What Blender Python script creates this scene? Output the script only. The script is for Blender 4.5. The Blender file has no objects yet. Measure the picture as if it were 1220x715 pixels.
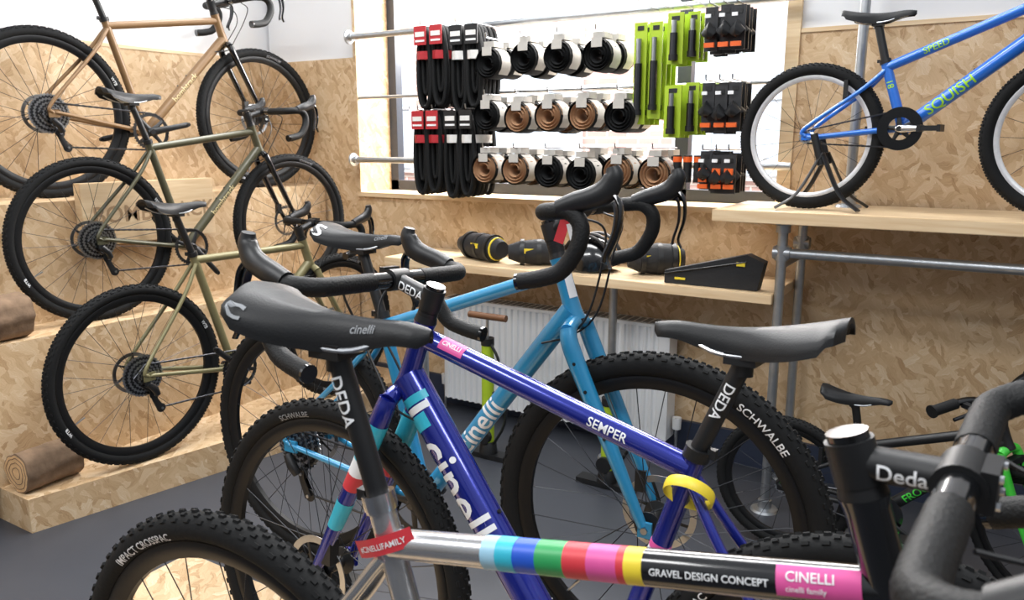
import bpy, bmesh, random
from math import *
from mathutils import Vector as V, Matrix as M
random.seed(7)
scene=bpy.context.scene
def hexc(h):
    h=h.lstrip('#');c=[int(h[i:i+2],16)/255 for i in(0,2,4)]
    return tuple((x/12.92 if x<=.04045 else ((x+.055)/1.055)**2.4) for x in c)+(1,)
MATS={}
def mat(name,col,rough=.5,metal=0,coat=0,noise=.12,nscale=60,bump=0,spec=.5,bscale=200,sheen=0):
    if name in MATS: return MATS[name]
    m=bpy.data.materials.new(name);m.use_nodes=True;nt=m.node_tree;b=nt.nodes['Principled BSDF']
    c=hexc(col)
    b.inputs['Metallic'].default_value=metal;b.inputs['Roughness'].default_value=rough
    b.inputs['Coat Weight'].default_value=coat;b.inputs['Coat Roughness'].default_value=.06
    b.inputs['Specular IOR Level'].default_value=spec
    tc=nt.nodes.new('ShaderNodeTexCoord');n=nt.nodes.new('ShaderNodeTexNoise');n.inputs['Scale'].default_value=nscale
    nt.links.new(tc.outputs['Object'],n.inputs['Vector'])
    r=nt.nodes.new('ShaderNodeMix');r.data_type='RGBA'
    r.inputs[6].default_value=tuple(x*(1-noise) for x in c[:3])+(1,);r.inputs[7].default_value=tuple(min(1,x*(1+noise)) for x in c[:3])+(1,)
    nt.links.new(n.outputs['Fac'],r.inputs[0]);nt.links.new(r.outputs[2],b.inputs['Base Color'])
    if bump:
        n2=nt.nodes.new('ShaderNodeTexNoise');n2.inputs['Scale'].default_value=bscale
        nt.links.new(tc.outputs['Object'],n2.inputs['Vector'])
        bp=nt.nodes.new('ShaderNodeBump');bp.inputs['Strength'].default_value=bump;bp.inputs['Distance'].default_value=.002
        nt.links.new(n2.outputs['Fac'],bp.inputs['Height']);nt.links.new(bp.outputs[0],b.inputs['Normal'])
    MATS[name]=m;return m
def osb(name='osb',bright=1.0):
    m=bpy.data.materials.new(name);m.use_nodes=True;nt=m.node_tree;N=nt.nodes;L=nt.links;b=N['Principled BSDF']
    b.inputs['Roughness'].default_value=.55
    tc=N.new('ShaderNodeTexCoord')
    nz=N.new('ShaderNodeTexNoise');nz.inputs['Scale'].default_value=22;nz.inputs['Detail'].default_value=5
    L.new(tc.outputs['UV'],nz.inputs['Vector'])
    vm=N.new('ShaderNodeVectorMath');vm.operation='MULTIPLY_ADD';vm.inputs[1].default_value=(.04,.04,0)
    L.new(nz.outputs['Color'],vm.inputs[0]);L.new(tc.outputs['UV'],vm.inputs[2])
    outs=[]
    for a,sx,sy in [(.2,12,42),(1.15,15,48),(-.5,12,40),(2.3,16,50),(.7,13,44),(-1.0,18,56)]:
        mp=N.new('ShaderNodeMapping');mp.vector_type='TEXTURE'
        mp.inputs['Location'].default_value=(a*3.1,a*1.7,0)
        mp.inputs['Rotation'].default_value=(0,0,a);mp.inputs['Scale'].default_value=(1/sx,1/sy,1)
        L.new(vm.outputs[0],mp.inputs[0])
        vo=N.new('ShaderNodeTexVoronoi');vo.voronoi_dimensions='2D';vo.inputs['Scale'].default_value=1
        L.new(mp.outputs[0],vo.inputs['Vector'])
        sp=N.new('ShaderNodeSeparateColor');L.new(vo.outputs['Color'],sp.inputs[0])
        gn=N.new('ShaderNodeTexNoise');gn.inputs['Scale'].default_value=2.2;gn.inputs['Detail'].default_value=5
        mg=N.new('ShaderNodeMapping');mg.inputs['Scale'].default_value=(.5,4,1);L.new(mp.outputs[0],mg.inputs[0]);L.new(mg.outputs[0],gn.inputs['Vector'])
        mx=N.new('ShaderNodeMath');mx.operation='MULTIPLY_ADD';mx.inputs[1].default_value=1.2
        L.new(gn.outputs['Fac'],mx.inputs[0]);L.new(sp.outputs[0],mx.inputs[2])
        outs.append((mx.outputs[0],sp.outputs[1]))
    cur=outs[0][0]
    for o,sel in outs[1:]:
        g=N.new('ShaderNodeMath');g.operation='GREATER_THAN';g.inputs[1].default_value=.62;L.new(sel,g.inputs[0])
        mi=N.new('ShaderNodeMix');mi.data_type='FLOAT';L.new(g.outputs[0],mi.inputs[0]);L.new(cur,mi.inputs[2]);L.new(o,mi.inputs[3]);cur=mi.outputs[0]
    cr=N.new('ShaderNodeValToRGB');e=cr.color_ramp.elements
    e[0].position=.0;e[0].color=hexc('8f6c48');e[1].position=1.0;e[1].color=hexc('e6d4b8')
    for p,c in [(.14,'ab8962'),(.3,'c1a17a'),(.6,'d0b38d'),(.8,'d7bd9a')]:
        x=e.new(p);x.color=hexc(c)
    mr=N.new('ShaderNodeMapRange');mr.inputs[1].default_value=.25;mr.inputs[2].default_value=1.85
    L.new(cur,mr.inputs[0]);L.new(mr.outputs[0],cr.inputs[0])
    L.new(cr.outputs[0],b.inputs['Base Color'])
    bp=N.new('ShaderNodeBump');bp.inputs['Strength'].default_value=.25;bp.inputs['Distance'].default_value=.002
    L.new(cur,bp.inputs['Height']);L.new(bp.outputs[0],b.inputs['Normal'])
    return m
def wood(name,c1,c2,sx=1.5,sy=18):
    m=bpy.data.materials.new(name);m.use_nodes=True;nt=m.node_tree;N=nt.nodes;L=nt.links;b=N['Principled BSDF']
    b.inputs['Roughness'].default_value=.5
    tc=N.new('ShaderNodeTexCoord');mp=N.new('ShaderNodeMapping');mp.inputs['Scale'].default_value=(sx,sy,1)
    L.new(tc.outputs['UV'],mp.inputs[0]);n=N.new('ShaderNodeTexNoise');n.inputs['Scale'].default_value=3;n.inputs['Detail'].default_value=6;n.inputs['Distortion'].default_value=.6
    L.new(mp.outputs[0],n.inputs['Vector']);cr=N.new('ShaderNodeValToRGB');e=cr.color_ramp.elements
    e[0].position=.3;e[0].color=hexc(c1);e[1].position=.7;e[1].color=hexc(c2)
    L.new(n.outputs['Fac'],cr.inputs[0]);L.new(cr.outputs[0],b.inputs['Base Color']);return m
OSB=osb()
PINE=wood('pine_board','d6b78e','e8d0ab')
WHITE=mat('white_paint','#e9eaec',.7,noise=.02,nscale=4)
# ---------- mesh builder
class MB:
    def __init__(s): s.v=[];s.f=[];s.mi=[];s.sm=[];s.mats=[]
    def m(s,mt):
        if mt not in s.mats: s.mats.append(mt)
        return s.mats.index(mt)
    def add(s,vs,fs,mt,smooth=True):
        o=len(s.v);s.v+= [V(x) for x in vs];i=s.m(mt)
        for f in fs: s.f.append([a+o for a in f]);s.mi.append(i);s.sm.append(smooth)
    def sweep(s,pts,rad,mt,n=12,caps=True,up=None,closed=False,sq=1):
        pts=[V(p) for p in pts];k=len(pts)
        if not isinstance(rad,(list,tuple)): rad=[rad]*k
        T=[]
        for i in range(k):
            a=pts[i-1] if (i>0 or closed) else pts[i];c=pts[(i+1)%k] if (i<k-1 or closed) else pts[i]
            t=(c-a); T.append(t.normalized() if t.length>1e-9 else V((1,0,0)))
        u=V(up) if up is not None else (V((0,0,1)) if abs(T[0].z)<.9 else V((1,0,0)))
        vs=[];fs=[]
        for i in range(k):
            u=(u-T[i]*u.dot(T[i]));u=u.normalized() if u.length>1e-6 else T[i].orthogonal().normalized()
            w=T[i].cross(u);r=rad[i]
            ra,rb=(r if isinstance(r,tuple) else (r,r))
            for j in range(n):
                a=2*pi*j/n
                ca,sa=cos(a),sin(a)
                if sq!=1: ca=copysign(abs(ca)**sq,ca);sa=copysign(abs(sa)**sq,sa)
                vs.append(pts[i]+u*ca*ra+w*sa*rb)
        for i in range(k if closed else k-1):
            for j in range(n):
                a=i*n+j;b=i*n+(j+1)%n;c=((i+1)%k)*n+(j+1)%n;d=((i+1)%k)*n+j
                fs.append([a,d,c,b])
        if caps and not closed: fs+= [list(range(n)),list(range((k-1)*n,k*n))[::-1]]
        s.add(vs,fs,mt)
    def tube(s,p0,p1,r0,mt,r1=None,n=14): s.sweep([p0,p1],[r0,r0 if r1 is None else r1],mt,n)
    def lathe(s,prof,c,axis,mt,n=32,closed=False):
        ax=V(axis).normalized();u=ax.orthogonal().normalized() if abs(ax.y)<.9 else V((1,0,0));w=ax.cross(u);c=V(c)
        vs=[];fs=[];k=len(prof)
        for r,h in prof:
            for j in range(n):
                a=2*pi*j/n;vs.append(c+ax*h+(u*cos(a)+w*sin(a))*r)
        for i in range(k if closed else k-1):
            for j in range(n):
                i2=(i+1)%k;fs.append([i*n+j,i*n+(j+1)%n,i2*n+(j+1)%n,i2*n+j])
        s.add(vs,fs,mt)
    def disc(s,c,axis,r,h,mt,n=24): s.lathe([(.0001,-h),(r,-h),(r,h),(.0001,h)],c,axis,mt,n)
    def box(s,c,sz,mt,rot=None,taper=1):
        c=V(c);x,y,z=[a/2 for a in sz];vs=[]
        for sx,sy,ss in [(-1,-1,-1),(1,-1,-1),(1,1,-1),(-1,1,-1),(-1,-1,1),(1,-1,1),(1,1,1),(-1,1,1)]:
            k=taper if ss>0 else 1
            p=V((sx*x*k,sy*y*k,ss*z))
            if rot is not None: p=rot@p
            vs.append(c+p)
        s.add(vs,[[0,3,2,1],[4,5,6,7],[0,1,5,4],[1,2,6,5],[2,3,7,6],[3,0,4,7]],mt,False)
    def xform(s,mx): s.v=[mx@p for p in s.v]
    def mesh(s,name):
        me=bpy.data.meshes.new(name);me.from_pydata([tuple(p) for p in s.v],[],s.f)
        for m_ in s.mats: me.materials.append(m_)
        me.polygons.foreach_set('material_index',s.mi);me.polygons.foreach_set('use_smooth',s.sm);me.update()
        bm=bmesh.new();bm.from_mesh(me);bmesh.ops.recalc_face_normals(bm,faces=bm.faces);bm.to_mesh(me);bm.free()
        try: me.set_sharp_from_angle(angle=radians(40))
        except Exception: pass
        return me
    def obj(s,name,parent=None,mx=None):
        o=bpy.data.objects.new(name,s.mesh(name));scene.collection.objects.link(o)
        if parent: o.parent=parent
        if mx is not None: o.matrix_local=mx
        return o
def cat(pts,k=6):
    pts=[V(p) for p in pts];P=[pts[0]*2-pts[1]]+pts+[pts[-1]*2-pts[-2]];out=[]
    for i in range(1,len(P)-2):
        a,b,c,d=P[i-1:i+3]
        for j in range(k):
            t=j/k;out.append(.5*((2*b)+(c-a)*t+(2*a-5*b+4*c-d)*t*t+(3*b-a-3*c+d)*t**3))
    out.append(pts[-1]);return out
def interp(vals,k):
    out=[]
    for i in range(len(vals)-1):
        for j in range(k):
            t=j/k;a,b=vals[i],vals[i+1]
            out.append(tuple(x*(1-t)+y*t for x,y in zip(a,b)) if isinstance(a,tuple) else a*(1-t)+b*t)
    out.append(vals[-1]);return out
def empty(name,mx=None):
    o=bpy.data.objects.new(name,None);scene.collection.objects.link(o);o.empty_display_size=.1
    if mx is not None:o.matrix_world=mx
    return o
_tc={}
def text_geo(body,size):
    k=(body,size)
    if k in _tc: return _tc[k]
    cu=bpy.data.curves.new('t','FONT');cu.body=body;cu.size=size;cu.resolution_u=3;cu.offset=size*.012
    o=bpy.data.objects.new('t',cu);scene.collection.objects.link(o)
    dg=bpy.context.evaluated_depsgraph_get();me=bpy.data.meshes.new_from_object(o.evaluated_get(dg))
    bm=bmesh.new();bm.from_mesh(me)
    for q in range(1,8):
        bmesh.ops.bisect_plane(bm,geom=bm.verts[:]+bm.edges[:]+bm.faces[:],plane_co=(0,size*(q/8*.95-.12),0),plane_no=(0,1,0))
    w=max([v.co.x for v in bm.verts] or [0])
    bmesh.ops.bisect_plane(bm,geom=bm.verts[:]+bm.edges[:]+bm.faces[:],plane_co=(w/2,0,0),plane_no=(1,0,0))
    bm.verts.index_update()
    r=([v.co.copy() for v in bm.verts],[[v.index for v in f.verts] for f in bm.faces],w)
    bm.free();bpy.data.objects.remove(o);bpy.data.meshes.remove(me);bpy.data.curves.remove(cu)
    _tc[k]=r;return r
def tube_text(mb,body,p0,p1,r,size,side,s0,mt,ang=0,bold=1):
    p0=V(p0);p1=V(p1);a=(p1-p0).normalized();n=V(side);n=(n-a*n.dot(a)).normalized();w=n.cross(a)
    vs,fs,W=text_geo(body,size);o=[]
    for q in vs:
        th=(q.y-size*.35)/r+ang
        o.append(p0+a*(s0+q.x)+(n*cos(th)+w*sin(th))*(r+.0009))
    mb.add(o,fs,mt,False)
def tube_patch(mb,p0,p1,r,t0,t1,side,a0,a1,mt):
    p0=V(p0);p1=V(p1);d=(p1-p0);a=d.normalized();n=V(side);n=(n-a*n.dot(a)).normalized();w=n.cross(a);vs=[];fs=[]
    for i in range(9):
        th=a0+(a1-a0)*i/8
        for t in (t0,t1): vs.append(p0+d*t+(n*cos(th)+w*sin(th))*(r+.0006))
    for i in range(8): fs.append([2*i,2*i+1,2*i+3,2*i+2])
    mb.add(vs,fs,mt)
def flat_text(mb,body,o,xd,yd,size,mt):
    vs,fs,W=text_geo(body,size);xd=V(xd);yd=V(yd);o=V(o)
    mb.add([o+xd*q.x+yd*q.y for q in vs],fs,mt,False)
def slab(name,lo,hi,mt,parent=None,bevel=0,poly=None):
    bm=bmesh.new()
    if poly is None:
        poly=[(lo[0],lo[1]),(hi[0],lo[1]),(hi[0],hi[1]),(lo[0],hi[1])];z0,z1=lo[2],hi[2]
    else: z0,z1=lo,hi
    b=[bm.verts.new((x,y,z0)) for x,y in poly];t=[bm.verts.new((x,y,z1)) for x,y in poly];n=len(poly)
    bm.faces.new(b[::-1]);bm.faces.new(t)
    for i in range(n): bm.faces.new([b[i],b[(i+1)%n],t[(i+1)%n],t[i]])
    if bevel: bmesh.ops.bevel(bm,geom=bm.edges[:],offset=bevel,segments=2,affect='EDGES')
    bmesh.ops.recalc_face_normals(bm,faces=bm.faces)
    uv=bm.loops.layers.uv.new('UVMap')
    for f in bm.faces:
        ax=max(range(3),key=lambda i:abs(f.normal[i]));off=.37*ax
        for l in f.loops:
            c=l.vert.co;l[uv].uv={0:(c.y+off,c.z),1:(c.x+off,c.z),2:(c.x,c.y+off)}[ax]
    me=bpy.data.meshes.new(name);bm.to_mesh(me);bm.free();me.materials.append(mt)
    o=bpy.data.objects.new(name,me);scene.collection.objects.link(o)
    if parent:o.parent=parent
    return o
# ---------- materials
BLACK=mat('matte_black','#151618',.45,bump=.05);GLOSSB=mat('gloss_black','#0c0d0f',.18,coat=.8)
RUB=mat('tyre_rubber','#131415',.8,bump=.35,bscale=150,spec=.28);TAPE=mat('bar_tape','#0f1011',.6,bump=.6,bscale=260,spec=.35)
SADM=mat('saddle_cover','#18191b',.48,bump=.15,bscale=400,spec=.35)
STEEL=mat('steel','#b9bcc0',.28,1);DST=mat('dark_steel','#4a4b4e',.35,1);ALU=mat('polished_alu','#d5d6d8',.18,1)
GALV=mat('galvanised_pipe','#b4b8bc',.38,.9,noise=.2,nscale=30)
RIMB=mat('rim_black','#101113',.45,spec=.3);SPK=mat('spoke_dark','#3b3c3f',.35,.8);WHT=mat('decal_white','#eef0f2',.5,noise=.02)
GREYD=mat('decal_grey','#8d9094',.5,noise=.02);RED=mat('decal_red','#d23a44',.45,noise=.03);PINK=mat('decal_pink','#d9559a',.45,noise=.03)
CYAN=mat('decal_cyan','#35b6cf',.4,noise=.03);YEL=mat('yellow','#ecd33a',.45,noise=.03);LIME=mat('lime_green','#a8c42c',.45,noise=.04)
BLUEB=mat('decal_blue','#2458c8',.4,noise=.03);GRN=mat('decal_green','#2f9b58',.4,noise=.03);PALE=mat('decal_paleblue','#9cc9e0',.4,noise=.03)
ORG=mat('orange','#e2611f',.5,noise=.04);KGREEN=mat('kid_green','#3fc63c',.35,coat=.4);KTXT=mat('decal_limegreen','#a6e02c',.4,noise=.02)
PB=mat('deep_blue_paint','#18268e',.22,.45,coat=1,noise=.1,nscale=900)
PE=mat('sky_blue_paint','#2b8fc0',.28,.15,coat=.9,noise=.05);PF=mat('raw_silver_paint','#c3c4c6',.26,.85,coat=.5,noise=.05)
PA=mat('tan_paint','#7c5f3e',.45,.1,coat=.1,noise=.05);PBb=mat('bronze_black_paint','#4b4936',.42,.15,coat=.2);PC=mat('olive_paint','#7c7654',.42,.2,coat=.15)
PH=mat('kid_blue_paint','#2472d8',.3,.1,coat=.8,noise=.04);CARD=mat('cardboard_grey','#bdb9b2',.8,noise=.08);CARDW=mat('card_white','#e4e3df',.7)
TANT=mat('tan_sidewall','#a07a5a',.65);CARDR=mat('card_red','#b3262e',.5)
# ---------- bike parts
def wheel_mesh(R=.35,tw=.042,rear=False,rimmat=None,spokes=28,tmat=None,text=None,txmat=None,knob=True,hubm=None,rotor=True,small=False,casr=.062,rd_=.022,ts=.017):
    mb=MB();rimmat=rimmat or RIMB;tmat=tmat or RUB;hubm=hubm or BLACK
    r=tw/2;Rc=R-r;prof=[]
    for i in range(14):
        a=2*pi*i/14;prof.append((Rc+r*.97*cos(a),r*sin(a)))
    mb.lathe(prof,(0,0,0),(0,1,0),tmat,72,True)
    if knob:
        n=int(78*R/.35)
        for row,(a,w,l) in enumerate([(0,.006,.011),(.42,.006,.010),(-.42,.006,.010),(.85,.006,.012),(-.85,.006,.012)]):
            for i in range(n):
                th=2*pi*(i+(.5 if row in(1,2) else 0))/n
                er=V((cos(th),0,sin(th)));et=V((-sin(th),0,cos(th)));nn=er*cos(a)+V((0,1,0))*sin(a);ww=et.cross(nn)
                c=V((0,0,0))+er*Rc+nn*(r+.0002)
                rot=M((et,ww,nn)).transposed()
                mb.box(c,(l,w,.0045),tmat,rot,.8)
    ri=R-tw-.002
    d=rd_
    mb.lathe([(ri+.006,-.013),(ri+.002,-.0145),(ri-d*.5,-.0125),(ri-d,-.006),(ri-d,.006),(ri-d*.5,.0125),(ri+.002,.0145),(ri+.006,.013)],(0,0,0),(0,1,0),rimmat,72,True)
    hw=.032;fr=.024 if not small else .018
    mb.lathe([(.0001,-.055),(.009,-.055),(.009,-hw-.004),(fr+.005,-hw-.002),(fr+.005,-hw+.002),(.013,-hw+.008),(.013,hw-.008),(fr+.005,hw-.002),(fr+.005,hw+.002),(.009,hw+.004),(.009,.055),(.0001,.055)],(0,0,0),(0,1,0),hubm,20)
    mb.lathe([(.0001,-.062),(.007,-.062),(.007,.062),(.0001,.062)],(0,0,0),(0,1,0),STEEL,12)
    for i in range(spokes):
        th=2*pi*i/spokes;side=1 if i%2 else -1
        off=(1 if (i//2)%2 else -1)*1.15
        p0=V((cos(th+off)*fr,side*hw,sin(th+off)*fr));p1=V((cos(th)*(ri-d+.002),side*.003,sin(th)*(ri-d+.002)))
        mb.sweep([p0,p1],[.00105,.00105],SPK,4,False)
    mb.tube((0,0,-(ri-d)),(0,0,-(ri-d-.04)),.0025,STEEL,n=6)
    if rotor:
        y=.042
        mb.lathe([(.080,y-.001),(.080,y+.001),(.066,y+.001),(.066,y-.001)],(0,0,0),(0,1,0),STEEL,40,True)
        for i in range(6):
            a=2*pi*i/6;mb.sweep([(cos(a)*.012,y,sin(a)*.012),(cos(a+.35)*.042,y,sin(a+.35)*.042),(cos(a+.45)*.068,y,sin(a+.45)*.068)],[(.001,.006),(.001,.004),(.001,.004)],BLACK,6,up=(0,1,0))
        mb.disc((0,y,0),(0,1,0),.022,.003,BLACK)
    if rear:
        ncg=9 if not small else 1
        for i in range(ncg):
            rr=(.02+(casr-.02)*(i/8)**1.2) if not small else .03
            y=-.056+.0032*i;nt=int(rr*2*pi/.0127)
            vs=[];fs=[];K=nt*4
            for sgn in(-1,1):
                for j in range(K):
                    a=2*pi*j/K;rad=rr+(.003 if j%4 in(1,2) else -.001);vs.append((cos(a)*rad,y+sgn*.0009,sin(a)*rad))
            for sgn in(-1,1):
                for j in range(K):
                    a=2*pi*j/K;vs.append((cos(a)*rr*.72,y+sgn*.0009,sin(a)*rr*.72))
            for j in range(K):
                k=(j+1)%K
                fs+= [[j,k,K+k,K+j],[j,2*K+j,2*K+k,k],[K+j,K+k,3*K+k,3*K+j]]
            mb.add(vs,fs,DST if i%2 else STEEL,False)
            for j in range(5):
                a=2*pi*j/5+.2*i;mb.sweep([(cos(a)*.01,y,sin(a)*.01),(cos(a)*rr*.8,y,sin(a)*rr*.8)],[(.0008,.005)]*2,DST,4,up=(0,1,0))
        mb.disc((0,-.045,0),(0,1,0),.014,.014,DST)
    if text:
        for base in (pi/2,-pi/2,):
          for side in (-1,1):
            vs,fs,W=text_geo(text,ts);o=[]
            rm=ri+.016
            for q in vs:
                ss=-side
                th=base-ss*(q.x-W/2)/rm*1.0
                rad=rm+(q.y-.006)
                rad=min(rad,Rc+r*.92)
                yy=sqrt(max(0,r*r-(rad-Rc)**2))+.0007
                o.append(V((cos(th)*rad,side*yy,sin(th)*rad)))
            mb.add(o,fs,txmat or GREYD,False)
    return mb.mesh('wheel')
def sprm(t):
    w=.0185+.0525/(1+exp((t-.34)*11))
    e=1
    if t<.08: e=sqrt(max(0,1-((.08-t)/.08)**2))*.45+.55
    if t>.93: e=sqrt(max(.0,1-((t-.93)/.07)**2))*.75+.25
    top=.016*(1-t)**2-.011*sin(pi*t)+.002-.010*max(0,(t-.8)/.2)**2
    skirt=.036+.008*sin(pi*min(1,t*1.2))-.016*max(0,(t-.55)/.45)
    if t<.08: skirt*=.75
    return w*e,top,skirt*(.6 if t>.97 else 1)
def ssurf(x,a,o=0):
    t=(x+.135)/.272;w,top,sk=sprm(t);th=a*pi/2
    z=top-(1-cos(th))*sk
    if abs(a)<.12 and .15<t<.85: z-=.0035
    return V((x,w*sin(th),z))+V((0,sin(th),cos(th)))*o
def saddle(mb,c,pitch=0,k=1,mt=None):
    mt=mt or SADM;c=V(c);vs=[];fs=[];n=30;S=17
    for i in range(n):
        t=i/(n-1);w,top,sk=sprm(t);x=-.135+.272*t
        for j in range(S):
            a=-1+2*j/(S-1);p=ssurf(x,a)
            if abs(a)>.85: p.y*=.96
            vs.append(p)
        for j in range(S):
            a=1-2*j/(S-1);th=a*pi/2
            vs.append(V((x,w*.86*sin(th),top-.006-(1-cos(th))*(sk-.006)*.92-.002)))
    K=2*S
    for i in range(n-1):
        for j in range(K): fs.append([i*K+j,i*K+(j+1)%K,(i+1)*K+(j+1)%K,(i+1)*K+j])
    fs+=[list(range(K)),list(range((n-1)*K,n*K))]
    R_=M.Rotation(pitch,3,'Y')
    T=lambda p:c+(R_@(V(p)*k))
    mb.add([T(p) for p in vs],fs,mt)
    for s in(-1,1):
        pts=cat([(-.10,s*.04,-.018),(-.075,s*.03,-.034),(-.04,s*.022,-.043),(.03,s*.022,-.043),(.075,s*.012,-.03),(.115,s*.006,-.02)],4)
        mb.sweep([T(p) for p in pts],.0035*k,STEEL,8)
    return T
def sad_text(mb,T,body,size,x0,a0,side,m_):
    vs,fs,W=text_geo(body,size);o=[]
    for q in vs:
        x=x0+(q.x if side<0 else W-q.x);t=(x+.135)/.272;w,top,sk=sprm(t)
        a=side*(a0-(q.y)/(w*1.3+sk*.6));o.append(T(ssurf(x,a,.0012)))
    mb.add(o,fs,m_,False)
def hood(mb,o,side,fl=0,lev=True,k=1):
    o=V(o)
    P=cat([o+V((-.022,0,.004)),o+V((.012,0,.012)),o+V((.045,-side*.004,.018)),o+V((.072,-side*.006,.028)),o+V((.088,-side*.008,.052)),o+V((.087,-side*.008,.070))],4)
    rr=interp([(.0175,.017),(.020,.018),(.021,.0175),(.023,.017),(.019,.016),(.012,.012)],4)
    mb.sweep(P,rr,BLACK,14,up=(0,0,1))
    if lev:
        L=cat([o+V((.078,-side*.006,.03)),o+V((.098,-side*.004,.0)),o+V((.094,side*.004,-.045)),o+V((.074,side*.014,-.09)),o+V((.078,side*.018,-.112))],4)
        mb.sweep(L,interp([(.006,.007),(.005,.010),(.004,.009),(.003,.008),(.003,.007)],4),GLOSSB,8,up=(1,0,0))
        L2=[p+V((-.012,-side*.006,-.004)) for p in L[3:-3]]
        mb.sweep(L2,[(.003,.009)]*len(L2),DST,6,up=(1,0,0))
def dropbar(mb,c,w=.42,reach=.075,drop=.12,tape=None,k=1,pitch=0,flare=.025,clampm=None):
    c=V(c);tape=tape or TAPE;hw=w/2;clampm=clampm or GLOSSB
    st=len(mb.v)
    mb.tube(c+V((0,-.075,0)),c+V((0,.075,0)),.0155,clampm)
    for s in(-1,1):
        pts=[(0,s*.065,0),(0,s*(hw-.05),0),(.006,s*(hw-.02),0),(.03,s*hw,0),(reach-.01,s*(hw+.002),-.004),(reach+.012,s*(hw+.005),-.03),(reach+.005,s*(hw+.01),-.07),(reach-.03,s*(hw+.015),-drop+.008),(reach-.07,s*(hw+.02),-drop-.004),(reach-.115,s*(hw+flare),-drop-.008)]
        P=[c+p for p in cat(pts,8)]
        mb.sweep(P,[.0163+.0005*(i%2) for i in range(len(P))],tape,16)
        mb.tube(P[-1],P[-1]+(P[-1]-P[-2]).normalized()*.006,.0165,GLOSSB)
        hood(mb,c+V((reach-.008,s*(hw+.003),0)),s)
    if pitch:
        R_=M.Translation(c)@M.Rotation(pitch,4,'Y')@M.Translation(-c)
        for i in range(st,len(mb.v)): mb.v[i]=R_@mb.v[i]
def flatbar(mb,c,w=.5,rise=.03,k=1):
    c=V(c);P=[c+p for p in cat([(-.03,-w/2,rise),(-.015,-w/4,rise),(0,-.05,0),(0,.05,0),(-.015,w/4,rise),(-.03,w/2,rise)],6)]
    mb.sweep(P,.012*k,GLOSSB,12)
    for s in(-1,1):
        a=c+V((-.03+.002,s*w/2,rise));b=c+V((-.02,s*(w/2-.12),rise))
        mb.sweep([b,a],[.0175*k,.0175*k],TAPE,14)
        mb.disc(a,(0,1,0),.021*k,.004,TAPE)
        q=c+V((-.01,s*(w/2-.15),rise))
        mb.box(q+V((.02,0,-.008)),(.04,.022,.022),BLACK)
        mb.sweep(cat([q+V((.03,0,-.01)),q+V((.055,s*.03,-.02)),q+V((.045,s*.10,-.03))],4),.006*k,GLOSSB,8)
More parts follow.
